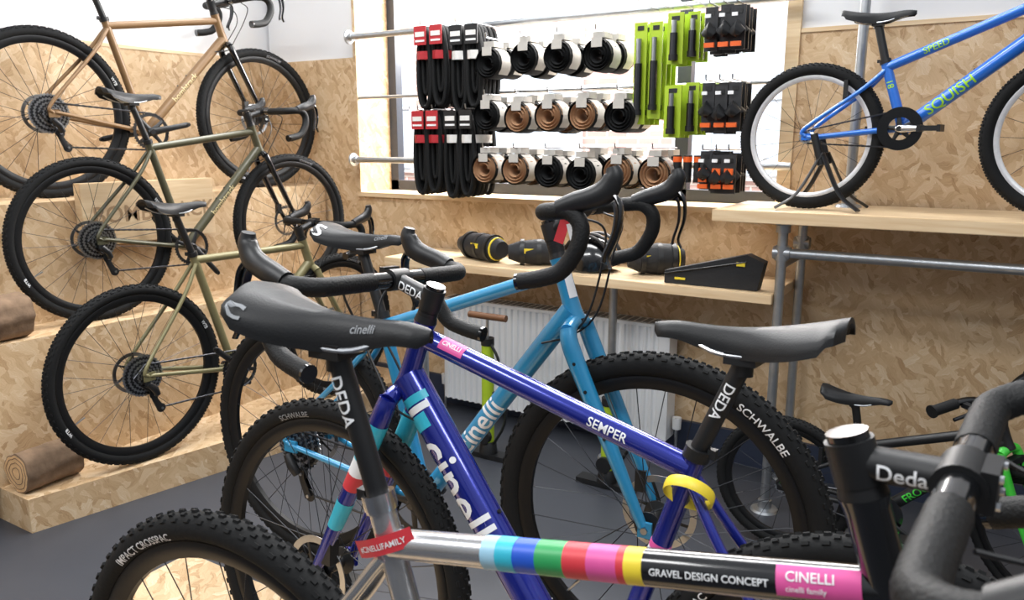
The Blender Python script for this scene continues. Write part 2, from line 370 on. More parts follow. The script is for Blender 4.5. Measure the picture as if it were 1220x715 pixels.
def bike(name,pos,heading,lean,sc,c):
    """x forward, y left, z up; origin at the rear axle"""
    mx=M.Translation(pos)@M.Rotation(heading,4,'Z')@M.Rotation(-lean,4,'X')@M.Scale(sc,4)
    root=empty(name,mx)
    tr=c.get('tr',1.0);fm=c['mat'];fkm=c.get('fork',fm)
    rh=V((0,0,0));bb=V((c['bb'][0],0,c['bb'][1]));fh=V((c['fh'][0],0,c['fh'][1]));hb=V((c['hb'][0],0,c['hb'][1]));ht=V((c['ht'][0],0,c['ht'][1]))
    st=V((c['st'][0],0,c['st'][1]));sd=V((c['sd'][0],0,c['sd'][1]));hd=(ht-hb).normalized();sdir=(st-bb).normalized()
    mb=MB()
    rd,rt,rs=.021*tr*c.get('dk',1),.0165*tr*c.get('tk',1),.0165*tr
    dt0=hb+hd*.025;tt1=ht-hd*c.get('tf',.03);tt0=st-sdir*c.get('tb',.03)
    def seg(p0,p1,r,segs,dm,r1=None):
        p0=V(p0);p1=V(p1);mb.tube(p0,p1,r,dm,r1,n=20)
        for a,b,m_ in segs or []:
            mb.tube(p0.lerp(p1,a),p0.lerp(p1,b),r+.0005,m_,n=20)
    seg(dt0,bb,rd,c.get('dseg'),c.get('dmat',fm))
    seg(tt0,tt1,rt,c.get('tseg'),c.get('tmat',fm))
    seg(bb,st,rs,c.get('sseg'),fm)
    mb.tube(st-sdir*.012,st+sdir*.006,rs+.004,c.get('clampm',BLACK));mb.box(st+V((-rs-.006,0,0)),(.012,.014,.014),BLACK)
    hm=c.get('hmat',fm)
    mb.lathe([(.0235*tr,0),(.0205*tr,.02),(.019*tr,.05),(.019*tr,(ht-hb).length-.012),(.0215*tr,(ht-hb).length)],hb,hd,hm,20)
    mb.lathe([(.0001,0),(.0235*tr,0),(.0235*tr,.007),(.0001,.007)],hb-hd*.007,hd,BLACK);mb.lathe([(.0001,0),(.021*tr,0),(.019*tr,.012),(.0001,.012)],ht,hd,BLACK)
    mb.lathe([(.0001,-.037),(.021*tr,-.037),(.021*tr,.037),(.0001,.037)],bb,(0,1,0),fm,20)
    for s in(-1,1):
        do=rh+V((.012,s*.066,.002))
        mb.sweep(cat([bb+V((-.012,s*.024,0)),bb.lerp(rh,.35)+V((0,s*.037,0)),do+V((.03,0,-.003)),do],5),interp([.0115*tr,.010*tr,.008*tr,.007*tr],5),fm,10)
        j=st-sdir*(c.get('tb',.03)+.015)
        mb.sweep(cat([j+V((-.008,s*.012,0)),j.lerp(rh,.3)+V((-.004,s*.038,0)),do+V((-.012,0,.04)),do+V((-.01,0,0))],5),interp([.0085*tr,.008*tr,.0075*tr,.007*tr],5),c.get('stay',fm),10)
        mb.box(do+V((-.006,0,-.002)),(.045,.007,.032),fm)
    mb.tube(st,sd-V((0,0,.055)),.0137*tr,c.get('postm',BLACK),n=16)
    if c.get('drive',True):
        mb.box(V((-.004,-.066,-.02)),(.02,.006,.03),BLACK)
    if 'deco' in c: c['deco'](mb,dict(bb=bb,hb=hb,ht=ht,st=st,dt0=dt0,tt0=tt0,tt1=tt1,rd=rd,rt=rt,rs=rs,sd=sd,sdir=sdir))
    for t in(.45,.56):
        p=dt0.lerp(bb,t);n_=(bb-dt0).normalized().cross(V((0,1,0)));n_=n_ if n_.z>0 else -n_
        mb.disc(p+n_*(rd+.001),n_,.004,.002,BLACK,8)
    mb.obj('frame',root)
    ms=MB();T=saddle(ms,sd,c.get('spitch',0),c.get('sk',1),c.get('sadm'))
    ms.box(sd+V((0,0,-.048*c.get('sk',1))),(.045,.05,.018),BLACK);ms.tube(sd-V((0,0,.075)),sd-V((0,0,.045)),.014*tr,BLACK)
    if 'saddeco' in c: c['saddeco'](ms,T)
    ms.obj('saddle',root)
    md=MB();cr=c.get('ring',.082);cy=-.047
    n_t=int(cr*2*pi/.0127);K=n_t*4;vs=[];fs=[]
    for rad_,sg in((1,-1),(1,1),(.84,-1),(.84,1)):
        for j in range(K):
            a=2*pi*j/K;r_=cr*rad_+((.0035 if j%4 in(1,2) else -.001) if rad_==1 else 0);vs.append(bb+V((cos(a)*r_,cy+sg*.0012,sin(a)*r_)))
    for j in range(K):
        k=(j+1)%K;fs+=[[j,k,K+k,K+j],[j,2*K+j,2*K+k,k],[K+j,K+k,3*K+k,3*K+j],[2*K+j,3*K+j,3*K+k,2*K+k]]
    md.add(vs,fs,BLACK if not c.get('kid') else GLOSSB,False)
    if c.get('kid'):
        md.lathe([(cr*1.14,cy-.005),(cr*1.14,cy-.009),(cr*.6,cy-.009),(cr*.6,cy-.005)],bb,(0,1,0),GLOSSB,40,True)
    ca=c.get('crank',-.6)
    for i in range(5 if c.get('kid') else 4):
        a=ca+2*pi*i/(5 if c.get('kid') else 4)+.5;md.sweep([bb+V((0,cy-.004,0)),bb+V((cos(a)*cr*.5,cy-.004,sin(a)*cr*.5)),bb+V((cos(a)*cr*.9,cy-.001,sin(a)*cr*.9))],[(.004,.014),(.003,.009),(.002,.008)],c.get('spiderm',BLACK),8,up=(0,1,0))
    cl=c.get('cl',.17)
    for s,a in((-1,ca),(1,ca+pi)):
        d=V((cos(a),0,sin(a)));y0=s*.058;y1=s*.074
        md.sweep([bb+V((0,y0,0))-d*.018,bb+V((0,y0,0)),bb+d*cl*.5+V((0,y1-.003*s,0)),bb+d*(cl-.005)+V((0,y1,0)),bb+d*(cl+.012)+V((0,y1,0))],[(.007,.009),(.010,.019),(.008,.013),(.008,.0125),(.005,.007)],c.get('crankm',BLACK),12,up=(0,1,0))
        md.disc(bb+V((0,s*.062,0)),(0,1,0),.012,.007,DST,16);md.disc(bb+d*cl+V((0,y1,0)),(0,1,0),.008,.009,DST,12)
        if c.get('pedal'):
            q=bb+d*cl+V((0,s*.13,0));md.box(q,(.09,.085,.022),BLACK);md.tube(q,q-V((0,s*.05,0)),.006,STEEL)
            for xx in(-.04,.04): md.box(q+V((xx,0,0)),(.014,.09,.03),c.get('pedm',BLACK))
    md.tube(bb+V((0,-.062,0)),bb+V((0,.062,0)),.012,DST)
    crr=c.get('cog',.045)
    if c.get('kid'): pts=[bb+V((0,cy,cr)),V((0,cy,.03)),V((-.03,cy,0)),V((0,cy,-.03)),bb+V((0,cy,-cr))]
    else: pts=[bb+V((0,cy,cr)),V((.005,cy,crr)),V((-crr,cy,.0)),V((-.01,cy,-crr*.95)),V((.028,cy,-.072)),V((.02,cy,-.095)),V((.045,cy,-.142)),V((.062,cy,-.138)),bb+V((-.01,cy,-cr))]
    pts+= [bb+V((cr*cos(a),cy,cr*sin(a))) for a in [-1.2,-.8,-.4,0,.4,.8,1.2]]
    pl=[]
    for i in range(len(pts)):
        a,b=pts[i],pts[(i+1)%len(pts)];n_=max(1,int((b-a).length/.0127))
        for j in range(n_): pl.append(a.lerp(b,j/n_))
    md.sweep(pl,[(.0032 if i%2 else .0045,.0028) for i in range(len(pl))],DST,6,closed=True,up=(0,0,1))
    if not c.get('kid'):
        md.sweep([V((-.003,-.07,-.025)),V((.018,-.076,-.05)),V((.03,-.07,-.075))],[(.012,.012),(.014,.015),(.012,.011)],BLACK,10)
        for y in(cy-.007,cy+.007):
            md.sweep([V((.026,y,-.07)),V((.03,y,-.1)),V((.052,y,-.145))],[(.0012,.012),(.0012,.009),(.0012,.013)],BLACK if y<cy else DST,8,up=(0,1,0))
        for p in((.028,-.08),(.052,-.14)): md.disc(V((p[0],cy,p[1])),(0,1,0),.018,.002,BLACK,20);md.disc(V((p[0],cy-.009,p[1])),(0,1,0),.005,.002,STEEL,10)
        md.box((.065,.052,.03),(.05,.026,.03),BLACK);md.box((.07,.052,.045),(.02,.03,.014),DST)
    else:
        for s in(-1,1): md.box(st.lerp(rh,.42)+V((-.02,s*.038,.02)),(.018,.016,.09),BLACK)
    md.obj('drivetrain',root)
    mf=MB();cw=.042*(1 if not c.get('fat') else 1.15)
    cr0=hb-hd*.012
    mf.sweep([cr0+V((0,-cw,-.004)),cr0+V((0,-cw*.6,.006)),cr0+V((0,0,.012)),cr0+V((0,cw*.6,.006)),cr0+V((0,cw,-.004))],[(.016*tr,.017*tr)]*5,fkm,14,up=(0,0,1))
    fr=c.get('fkr',.0145)*tr
    for s in(-1,1):
        a=cr0+V((0,s*cw,0));b=fh+V((-.006,s*.055,.006));kn=a+(-hd)*.05+V((0,s*.008,0))
        P=cat([a,kn,a.lerp(b,.55)+V((-.004,s*.003,0)),b],6);rr=interp([fr,fr*1.08,fr*.95,fr*.6],6)
        mf.sweep(P,rr,fkm,14)
        for t0,t1,m_ in c.get('fseg',[]):
            i0,i1=int(t0*(len(P)-1)),int(t1*(len(P)-1));mf.sweep(P[i0:i1+1],[x+.0006 for x in rr[i0:i1+1]],m_,14,False)
        mf.box(fh+V((0,s*.056,0)),(.03,.008,.034),fkm)
        if c.get('bosses'):
            for q in(.4,.5,.6,.7):
                pp=P[int(q*(len(P)-1))];mf.disc(pp+V((.002,s*(fr*.95),0)),(0,1,0),.004,.002,BLACK,8)
    if not c.get('kid'): mf.box(fh+V((-.045,.05,.065)),(.024,.024,.05),BLACK)
    else:
        mf.box(hb+V((.03,0,-.05)),(.03,.09,.03),BLACK)
        for s in(-1,1): mf.box(hb+V((.035,s*.04,-.08)),(.016,.016,.09),BLACK)
    bc=V((c['bc'][0],0,c['bc'][1]));sh=c.get('sh',.045)
    s0=ht+hd*sh
    mf.tube(ht,s0+hd*.022,.0165,BLACK);mf.disc(s0+hd*.022,hd,.0175,.004,GLOSSB)
    for q in range(int((sh-.02)/.0095)): mf.lathe([(.0001,0),(.0185,0),(.0185,.0085),(.0001,.0085)],ht+hd*(.012+.0095*q),hd,BLACK)
    fw=(bc-s0).normalized()
    mf.tube(s0-hd*.019,s0+hd*.019,.0205,c.get('stemm',BLACK),n=20)
    mf.sweep([s0,s0.lerp(bc,.15),s0.lerp(bc,.8),bc],[(.0155,.0165),(.015,.016),(.0145,.0165),(.018,.022)],c.get('stemm',BLACK),16,up=(0,0,1))
    mf.tube(bc+V((0,-.023,0)),bc+V((0,.023,0)),.0205,c.get('stemm',BLACK),n=20)
    mf.box(bc+fw*.019,(.012,.042,.034),c.get('stemm',BLACK))
    for s in(-1,1):
        for z in(-.011,.011): mf.disc(bc+fw*.026+V((0,s*.015,z)),fw,.0035,.002,STEEL,8)
    if c.get('stemtext'):
        for s in(-1,1):
            p0,p1=(s0,bc) if s<0 else (bc,s0);tube_text(mf,c['stemtext'],p0,p1,.0165,c.get('sts',.022),(0,s,0),.02,WHT)
    if c.get('flat'): flatbar(mf,bc,c.get('bw',.5)/1,.03,tr)
    else:
        dropbar(mf,bc,c.get('bw',.43),pitch=c.get('bpitch',-.08),drop=c.get('drop',.12),reach=.078,clampm=c.get('barm'))
        for s in(-1,1):
            mf.sweep(cat([bc+V((.02,s*.09,-.012)),bc+V((.075,s*.06,-.03)),bc+V((.07,s*.03,-.09)),hb+V((.045,s*.03,.03)),hb+V((.0,s*.03,-.03)),dt0.lerp(bb,.15)+V((-.0,s*.024,0))],5),.0025,BLACK,6)
    if 'fdeco' in c: c['fdeco'](mf,dict(hb=hb,fh=fh,bc=bc,s0=s0))
    stm=M.Translation(hb)@M.Rotation(c.get('steer',0),4,hd)@M.Translation(-hb)
    mf.xform(stm);mf.obj('fork_and_handlebar',root)
    wf=bpy.data.objects.new('front_wheel',c['wf']);scene.collection.objects.link(wf);wf.parent=root;wf.matrix_local=stm@M.Translation(fh)@M.Rotation(c.get('wr',.3),4,'Y')@M.Scale(c.get('wfs',1),4)
    wr=bpy.data.objects.new('rear_wheel',c['wr_']);scene.collection.objects.link(wr);wr.parent=root;wr.matrix_local=M.Rotation(c.get('wr2',1.1),4,'Y')
    return root
GW_F=wheel_mesh(.35,.042,False,text='SCHWALBE')
GW_FE=wheel_mesh(.35,.050,False,text='SCHWALBE',txmat=WHT,ts=.024);GW_RF=wheel_mesh(.35,.044,True,text='IMPACT CROSSPAC',txmat=WHT)
GW_RB=wheel_mesh(.35,.042,True,text='WTB',casr=.08,txmat=WHT)
WHRIM=mat('rim_white','#d9dadd',.35,.2)
KW_F=wheel_mesh(.35,.06,False,rimmat=WHRIM,spokes=20,knob=True,rotor=False,small=True,hubm=STEEL,rd_=.016)
KW_R=wheel_mesh(.35,.06,True,rimmat=WHRIM,spokes=20,knob=True,rotor=False,small=True,hubm=STEEL,rd_=.016)
KW_G=wheel_mesh(.35,.055,False,rimmat=RIMB,spokes=20,rotor=False,small=True,hubm=KGREEN)
KW_GR=wheel_mesh(.35,.055,True,rimmat=RIMB,spokes=20,rotor=False,small=True,hubm=KGREEN)
def geo(ds=0,dh=0,sdz=0,**k):
    g=dict(bb=(.42,-.07),fh=(1.03,0),hb=(.858-.3*dh,.358+dh),ht=(.814-.3*dh,.491+dh),st=(.278-.29*ds,.41+ds),sd=(.221-.29*ds,.62+ds+sdz),bc=(.885-.3*dh,.56+dh))
    g.update(wf=GW_F,wr_=GW_RF);g.update(k);return g
def decoD(mb,g):
    tube_text(mb,'cinelli',g['dt0'],g['bb'],g['rd'],.095,(0,1,0),.125,WHT,ang=-.1)
    tube_text(mb,'cinelli',g['bb'],g['dt0'],g['rd'],.06,(0,-1,0),.15,WHT)
    for a0,a1,m_,t0,t1 in[(-1.3,1.2,CYAN,.06,.085),(-1.0,1.0,WHT,.09,.11),(-1.3,.5,CYAN,.115,.16)]: tube_patch(mb,g['dt0'],g['bb'],g['rd'],t0,t1,(0,1,0),a0,a1,m_)
    L=(g['tt1']-g['tt0']).length
    tube_text(mb,'SEMPER',g['tt1'],g['tt0'],g['rt'],.021,(0,1,0),L*.68,WHT,ang=.2)
    tube_patch(mb,g['tt1'],g['tt0'],g['rt'],.10,.20,(0,1,0),.1,1.6,PINK)
    tube_text(mb,'CINELLI',g['tt1'],g['tt0'],g['rt'],.012,(0,1,0),L*.11,WHT,ang=.8)
    for i,m_ in enumerate([PINK,WHT,CYAN,YEL,RED,GRN]): mb.tube(g['st'].lerp(g['bb'],.32+.022*i),g['st'].lerp(g['bb'],.34+.022*i),g['rs']+.0006,m_,n=20)
    tube_text(mb,'DEDA',g['sd']-V((0,0,.06)),g['st'],.0137,.022,(0,1,0),.03,WHT)
    c=g['st']+V((.0,.012,-.045));pts=[]
    for i in range(28):
        a=2*pi*i/28;pts.append(c+V((.036*cos(a),.014+.036*sin(a)*.7,-.012+.026*sin(a))))
    mb.sweep(pts,[(.009,.0018)]*28,YEL,8,closed=True,up=(0,0,1))
def decoF(mb,g):
    tt0,tt1=g['tt0'],g['tt1'];L=(tt1-tt0).length
    for a,b,m_ in[(.255,.33,PALE),(.29,.33,CYAN),(.33,.38,BLUEB),(.38,.44,GRN),(.44,.49,RED),(.49,.55,PINK),(.55,.565,RED),(.565,.60,YEL),(.60,1.0,GLOSSB)]:
        mb.tube(tt0.lerp(tt1,a),tt0.lerp(tt1,b),g['rt']+(.0009 if m_ is CYAN else .0006),m_,n=20)
    tube_text(mb,'GRAVEL DESIGN CONCEPT',tt0,tt1,g['rt']+.0006,.0092,(0,-1,0),L*.615,WHT,ang=.25)
    tube_patch(mb,tt0,tt1,g['rt']+.0008,.835,.965,(0,-1,0),-.3,1.2,PINK);tube_text(mb,'CINELLI',tt0,tt1,g['rt']+.0014,.012,(0,-1,0),L*.85,WHT,ang=.65);tube_text(mb,'cinelli family',tt0,tt1,g['rt']+.0014,.007,(0,-1,0),L*.85,WHT,ang=.1)
    tube_text(mb,'DEDA',g['sd']-V((0,0,.06)),g['st'],.0137,.024,(0,-1,0),.02,WHT)
    c=tt0+V((0,0,.006));ax=V((cos(.45),0,sin(.45)));up=V((-sin(.45),0,cos(.45)))
    vs=[];fs=[]
    for i in range(15):
        s_=-1+2*i/14;p=c+ax*(s_*.046)+V((0,-(.0225-.011*s_*s_*1.0),0))
        vs+=[p-up*.011,p+up*.011]
    for i in range(14): fs.append([2*i,2*i+2,2*i+3,2*i+1])
    mb.add(vs,fs,RED)
    vt,ft,W=text_geo('#CINELLIFAMILY',.0102);o=[]
    for q in vt:
        s_=(q.x-W/2)/.046;o.append(c+ax*(s_*.046)+up*(q.y-.004)+V((0,-(.0233-.011*s_*s_),0)))
    mb.add(o,ft,WHT,False)
    mb.tube(g['st'].lerp(g['bb'],.0),g['st'].lerp(g['bb'],.03),g['rs']+.003,ALU,n=20)
    tube_text(mb,'cinelli',g['bb'],g['dt0'],g['rd'],.07,(0,-1,0),.2,BLACK)
def decoE(mb,g):
    tube_text(mb,'cinelli',g['bb'],g['dt0'],g['rd'],.075,(0,-1,0),.20,WHT)
    tube_patch(mb,g['hb'],g['ht'],.0205,.35,.8,(1,-.6,0),-.5,.5,WHT)
def decoH(mb,g):
    tube_text(mb,'SQUISH',g['bb'],g['dt0'],g['rd'],.066,(0,-1,0),.12,KTXT)
    tube_text(mb,'SPEED',g['tt0'],g['tt1'],g['rt'],.040,(0,-1,0),.16,KTXT)
    tube_text(mb,'18',g['st'],g['bb'],g['rs'],.04,(0,-1,0),.09,KTXT)
def tagE(mf,g):
    q=g['bc']+V((-.01,-.07,-.045));mf.box(q,(.022,.002,.05),RED,M.Rotation(.3,3,'Y'));mf.tube(q+V((0,0,.02)),q+V((.005,0,.045)),.001,WHT,n=6)
    mf.box(q+V((.035,-.02,-.01)),(.016,.002,.06),WHT,M.Rotation(-.3,3,'Y'))
def txt(body,m_,s=.05,off=.2):
    def f(mb,g): tube_text(mb,body,g['bb'],g['dt0'],g['rd'],s,(0,-1,0),off,m_)
    return f
def sadF(ms,T):
    sad_text(ms,T,'cinelli',.015,.035,.62,-1,GREYD);sad_text(ms,T,'c',.06,-.12,.75,-1,GREYD)
def sadE(ms,T): sad_text(ms,T,'S',.075,-.125,.72,-1,WHT);sad_text(ms,T,'cinelli',.018,.05,.6,-1,GREYD)
DECG=mat('decal_gold','#c9b98d',.5)
# ---------- bikes
bike('gravel_bike',(-.06,1.03,.45),3.113,-.072,1.0,geo(.004,.052,-.012,mat=PB,dk=1.5,tk=1.15,deco=decoD,fseg=[(.35,.5,CYAN),(.5,.56,WHT),(.56,.62,RED),(.72,.78,CYAN)],stemtext='DEDA',crank=-1.0,fkr=.018,spitch=.05))
bike('gravel_bike',(-1.64,1.52,.46),.016,.02,1.03,geo(-.018,.084,0,mat=PE,deco=decoE,dk=1.15,bosses=True,fkr=.018,fat=True,steer=.06,wf=GW_FE,wr_=GW_RB,crank=-.5,spitch=.0,saddeco=sadE,fh=(1.03,.02),wfs=1.06,sh=.06,bc=(.835,.685),bpitch=-.12,wr=.72,fdeco=tagE))
gf=geo(.033,.076,.015,mat=PF,hmat=GLOSSB,fork=GLOSSB,dmat=PF,deco=decoF,dk=1.1,tk=1.1,tb=.058,tf=.085,stemtext='Deda',sts=.018,clampm=ALU,crank=-.8,postm=BLACK,saddeco=sadF,steer=-.14,spitch=.02,wr2=-.55,bpitch=-.34,sh=.030,bc=(.862,.600),dseg=[(.02,.06,WHT),(.06,.09,GRN),(.09,.12,BLUEB)])
bike('gravel_bike',(-.86,.64,.45),.044,.012,1.0,gf)
sA=.96
bike('adventure_bike',(-3.28,1.76,1.42),1.459,-.0,sA,geo(0,.0,0,mat=PA,fork=GLOSSB,deco=txt('bombtrack',DECG,.04),crank=.2,wr_=GW_RB))
bike('adventure_bike',(-2.954,1.712,.938),1.471,0,.90,geo(.005,0,0,mat=PBb,fork=GLOSSB,deco=txt('bombtrack',DECG,.04),crank=-.9,wr_=GW_RB))
bike('adventure_bike',(-2.65,1.65,.461),1.514,0,.964,geo(.03,-.051,0,mat=PC,fork=PC,deco=txt('bombtrack',DECG,.04),crank=2.4,wr_=GW_RB))
kid=dict(kid=True,flat=True,tr=1.35,ring=.085,cog=.04,pedal=True,cl=.14,sk=1.15,drive=False)
kh=dict(bb=(.42,.035),fh=(1.08,0),hb=(.94,.42),ht=(.895,.57),st=(.32,.34),sd=(.275,.56),bc=(.93,.66),wf=KW_F,wr_=KW_R,mat=PH,fork=PH,deco=decoH,crank=.0,crankm=ALU,bw=.6,dk=1.1);kh.update(kid)
bike('kids_bike',(-.555,2.80,1.085+.2405),-.123,0,.68,kh)
kg=dict(bb=(.46,-.02),fh=(1.08,0),hb=(.92,.40),ht=(.885,.50),st=(.33,.30),sd=(.30,.53),bc=(.86,.62),wf=KW_G,wr_=KW_GR,mat=BLACK,fork=KGREEN,crank=-.5,bw=.66,deco=txt('FROG',KGREEN,.05,.12),pedm=KGREEN,steer=-.65);kg.update(kid)
bike('kids_bike',(-.49,2.48,.2255),-.05,0,.64,kg)
# ---------- room
U0,V1=-3.48,3.10
slab('floor',(U0,-3,-.1),(4,V1+.3,0),mat('dark_vinyl_floor','#3b3e45',.42,noise=.08,nscale=12,bump=.05))
slab('wall_left',(U0-.15,-3,0),(U0,V1+.3,1.73),OSB)
slab('wall_left_upper',(U0-.15,-3,1.73),(U0-.012,V1+.3,3.0),WHITE)
slab('trim_1',(U0-.012,-3,1.73),(U0+.004,V1,1.745),PINE)
WL,WR,WB,WT=-2.85,-.70,1.05,2.45
slab('wall_back_lower',(U0,V1,0),(4,V1+.3,WB),OSB)
slab('wall_back_left',(U0,V1,WB),(WL,V1+.3,1.73),OSB)
slab('wall_back_left_upper',(U0,V1+.01,1.73),(WL,V1+.3,3.0),WHITE)
slab('wall_back_right',(WR,V1,WB),(4,V1+.3,1.71),OSB)
slab('wall_back_right_upper',(WR,V1+.01,1.71),(4,V1+.3,3.0),WHITE)
slab('wall_back_top',(WL,V1+.01,WT),(WR,V1+.3,3.0),WHITE)
slab('trim_2',(WR,V1-.006,1.70),(4,V1+.01,1.715),PINE)
slab('trim_3',(WL-.0,V1-.012,WB),(WL+.02,V1+.28,WT),OSB)
slab('trim_4',(WR-.02,V1-.012,WB),(WR+.03,V1+.28,WT),PINE)
slab('window_sill',(WL,V1-.015,WB-.02),(WR,V1+.28,WB+.003),PINE)
slab('baseboard_back',(U0,V1-.02,0),(4,V1,.14),mat('navy_skirting','#2b3346',.5))
FR=mat('window_frame_grey','#3a3f48',.4)
wf=MB()
def fb(x0,x1,z0,z1): wf.box(((x0+x1)/2,V1+.26,(z0+z1)/2),(x1-x0,.05,z1-z0),FR)
a,b_=WL+.02,WR-.02
fb(a,a+.05,WB,WT);fb(b_-.05,b_,WB,WT);fb(a,b_,WB,WB+.055);fb(a,b_,WT-.06,WT);fb(-1.22,-1.16,WB,WT)
gl=bpy.data.materials.new('window_glass');gl.use_nodes=True;nt=gl.node_tree;nt.nodes.clear()
o_=nt.nodes.new('ShaderNodeOutputMaterial');t_=nt.nodes.new('ShaderNodeBsdfTransparent');g_=nt.nodes.new('ShaderNodeBsdfGlossy');g_.inputs['Roughness'].default_value=.02;mx_=nt.nodes.new('ShaderNodeMixShader');mx_.inputs[0].default_value=.05
nt.links.new(t_.outputs[0],mx_.inputs[1]);nt.links.new(g_.outputs[0],mx_.inputs[2]);nt.links.new(mx_.outputs[0],o_.inputs[0])
wf.add([(a,V1+.26,WB),(b_,V1+.26,WB),(b_,V1+.26,WT),(a,V1+.26,WT)],[[0,1,2,3]],gl,False)
wf.obj('window_1')
bk=bpy.data.materials.new('exterior_brick');bk.use_nodes=True;nt=bk.node_tree;b=nt.nodes['Principled BSDF'];b.inputs['Roughness'].default_value=.9
tc=nt.nodes.new('ShaderNodeTexCoord');br=nt.nodes.new('ShaderNodeTexBrick');br.inputs['Color1'].default_value=hexc('c4a49e');br.inputs['Color2'].default_value=hexc('b08f88');br.inputs['Mortar'].default_value=hexc('e8e4e0')
br.inputs['Scale'].default_value=1;br.inputs['Brick Width'].default_value=.23;br.inputs['Row Height'].default_value=.075;br.inputs['Mortar Size'].default_value=.008
nt.links.new(tc.outputs['UV'],br.inputs['Vector']);nt.links.new(br.outputs[0],b.inputs['Base Color'])
slab('brick_building',(-14,7.5,-1),(4,7.8,6),bk)
slab('pavement_ground',(-14,V1+.3,-.3),(4,7.5,-.1),mat('pavement','#b9b7b2',.9))
eb=MB()
for x in(-6.5,-4.3,-2.2):
    eb.box((x,7.47,1.7),(1.1,.06,1.5),mat('exterior_frame','#d9dce0',.5));eb.box((x,7.45,1.7),(1.0,.06,1.4),mat('exterior_pane','#b7c3d2',.2))
    for dx in(-.17,.17): eb.box((x+dx,7.43,1.7),(.03,.06,1.4),mat('exterior_frame','#d9dce0',.5))
    eb.box((x,7.43,1.7),(1.0,.06,.03),mat('exterior_frame','#d9dce0',.5))
eb.obj('exterior_windows')
slab('display_platform',0.0,.122,OSB,poly=[(-2.68,1.23),(-2.50,2.2),(-2.50,V1-.022),(-3.46,V1-.022),(-3.46,1.23)])
slab('display_tier_middle',(-3.46,.6,.122),(-2.86,V1-.022,.623),OSB)
slab('display_tier_top',(-3.46,.6,.623),(-3.08,V1-.022,1.084),OSB)
slab('display_riser',(-1.95,.2,0),(.7,1.32,.10),OSB)
sg=empty('wooden_sign_board')
slab('board',(-3.075,1.72,.90),(-3.03,2.33,1.15),PINE,sg,.002)
m_=MB();flat_text(m_,'BOMBTRACK',(-3.029,1.76,.99),(0,1,0),(0,0,1),.095,mat('sign_letters','#a98a68',.7));m_.obj('lettering',sg)
def log(name,c,ax,r,l):
    mb=MB();c=V(c);ax=V(ax).normalized();bark=mat('log_bark','#7a6450',.95,noise=.6,nscale=22,bump=1,bscale=60);end=mat('log_end','#d3ad80',.8,noise=.35,nscale=30)
    u=ax.orthogonal().normalized();w=ax.cross(u);vs=[];fs=[];n=40;k=13
    ph=[random.uniform(0,6) for _ in range(4)]
    for i in range(k):
        for j in range(n):
            a=2*pi*j/n;rr=r*(.92+.05*sin(3*a+ph[0])+.03*sin(8*a+ph[1]+i*.2)+.035*random.random())
            vs.append(c+ax*(i/(k-1)-.5)*l+(u*cos(a)+w*sin(a))*rr)
    for i in range(k-1):
        for j in range(n): fs.append([i*n+j,i*n+(j+1)%n,(i+1)*n+(j+1)%n,(i+1)*n+j])
    mb.add(vs,fs,bark)
    for e in(0,k-1):
        ring=[vs[e*n+j] for j in range(n)];cc=c+ax*((e/(k-1)-.5)*l);s=1 if e else -1
        pr=[cc+(p-cc)*.93+ax*s*.002 for p in ring]
        mb.add([cc+ax*s*.002]+pr,[[0,1+j,1+(j+1)%n] for j in range(n)],end,False)
        mb.add(ring+pr,[[j,(j+1)%n,n+(j+1)%n,n+j] for j in range(n)],bark)
        for q in(.3,.55,.78):
            mb.sweep([cc+(p-cc)*q+ax*s*.0025 for p in ring],.0012,bark,4,closed=True)
    mb.obj(name)
log('firewood_log',(-2.77,1.345,.122+.072),(-.06,1,0),.075,.2)
log('firewood_log',(-2.93,1.30,.623+.082),(-.10,1,0),.086,.22)
# ---------- shelving
slab('pine_shelf',(-.82,2.63,1.045),(2.2,V1-.022,1.085),PINE,None,.002)
slab('low_wall_shelf',(-2.35,2.70,.76),(-.62,V1-.022,.795),PINE,None,.002)
pf=MB()
def fit(p): pf.lathe([(.0001,-.025),(.023,-.025),(.023,.025),(.0001,.025)],p,(0,0,1),GALV,16);pf.lathe([(.0001,-.028),(.022,-.028),(.022,.028),(.0001,.028)],p,(1,0,0),GALV,16)
for x,y in[(-.60,2.72),(-.60,3.04),(2.0,2.72)]:
    pf.tube((x,y,.008),(x,y,1.045),.0168,GALV);pf.lathe([(.0001,0),(.05,0),(.045,.008),(.024,.012),(.024,.04),(.0001,.04)],(x,y,0),(0,0,1),GALV,20)
    pf.lathe([(.0001,0),(.045,0),(.045,-.006),(.024,-.01),(.024,-.035),(.0001,-.035)],(x,y,1.045),(0,0,1),GALV,20);fit((x,y,.94))
pf.tube((-.62,2.72,.94),(2.0,2.72,.94),.0168,GALV);pf.tube((-.60,2.72,.90),(-.60,3.06,.90),.0168,GALV)
pf.obj('pipe_shelf_frame')
pf=MB()
for x in(-1.28,-2.25):
    pf.tube((x,2.86,.008),(x,2.86,.76),.0168,GALV);pf.lathe([(.0001,0),(.05,0),(.045,.008),(.024,.012),(.024,.04),(.0001,.04)],(x,2.86,0),(0,0,1),GALV,20)
pf.obj('pipe_shelf_legs')
pf=MB();pf.tube((-.44,2.97,1.085),(-.44,2.97,2.6),.0168,GALV);pf.lathe([(.0001,0),(.045,0),(.04,.008),(.024,.012),(.024,.04),(.0001,.04)],(-.44,2.97,1.085),(0,0,1),GALV,20);pf.obj('pipe_upright')
bs=MB();c0=V((-.50,2.80,1.085))
for d in[(-.13,-.1),(.13,-.1),(-.13,.1),(.13,.1)]:
    bs.sweep(cat([c0+V((d[0],d[1],.008)),c0+V((d[0]*.5,d[1]*.75,.06)),c0+V((0,d[1]*.55,.19))],4),[(.005,.014)]*9,BLACK,8)
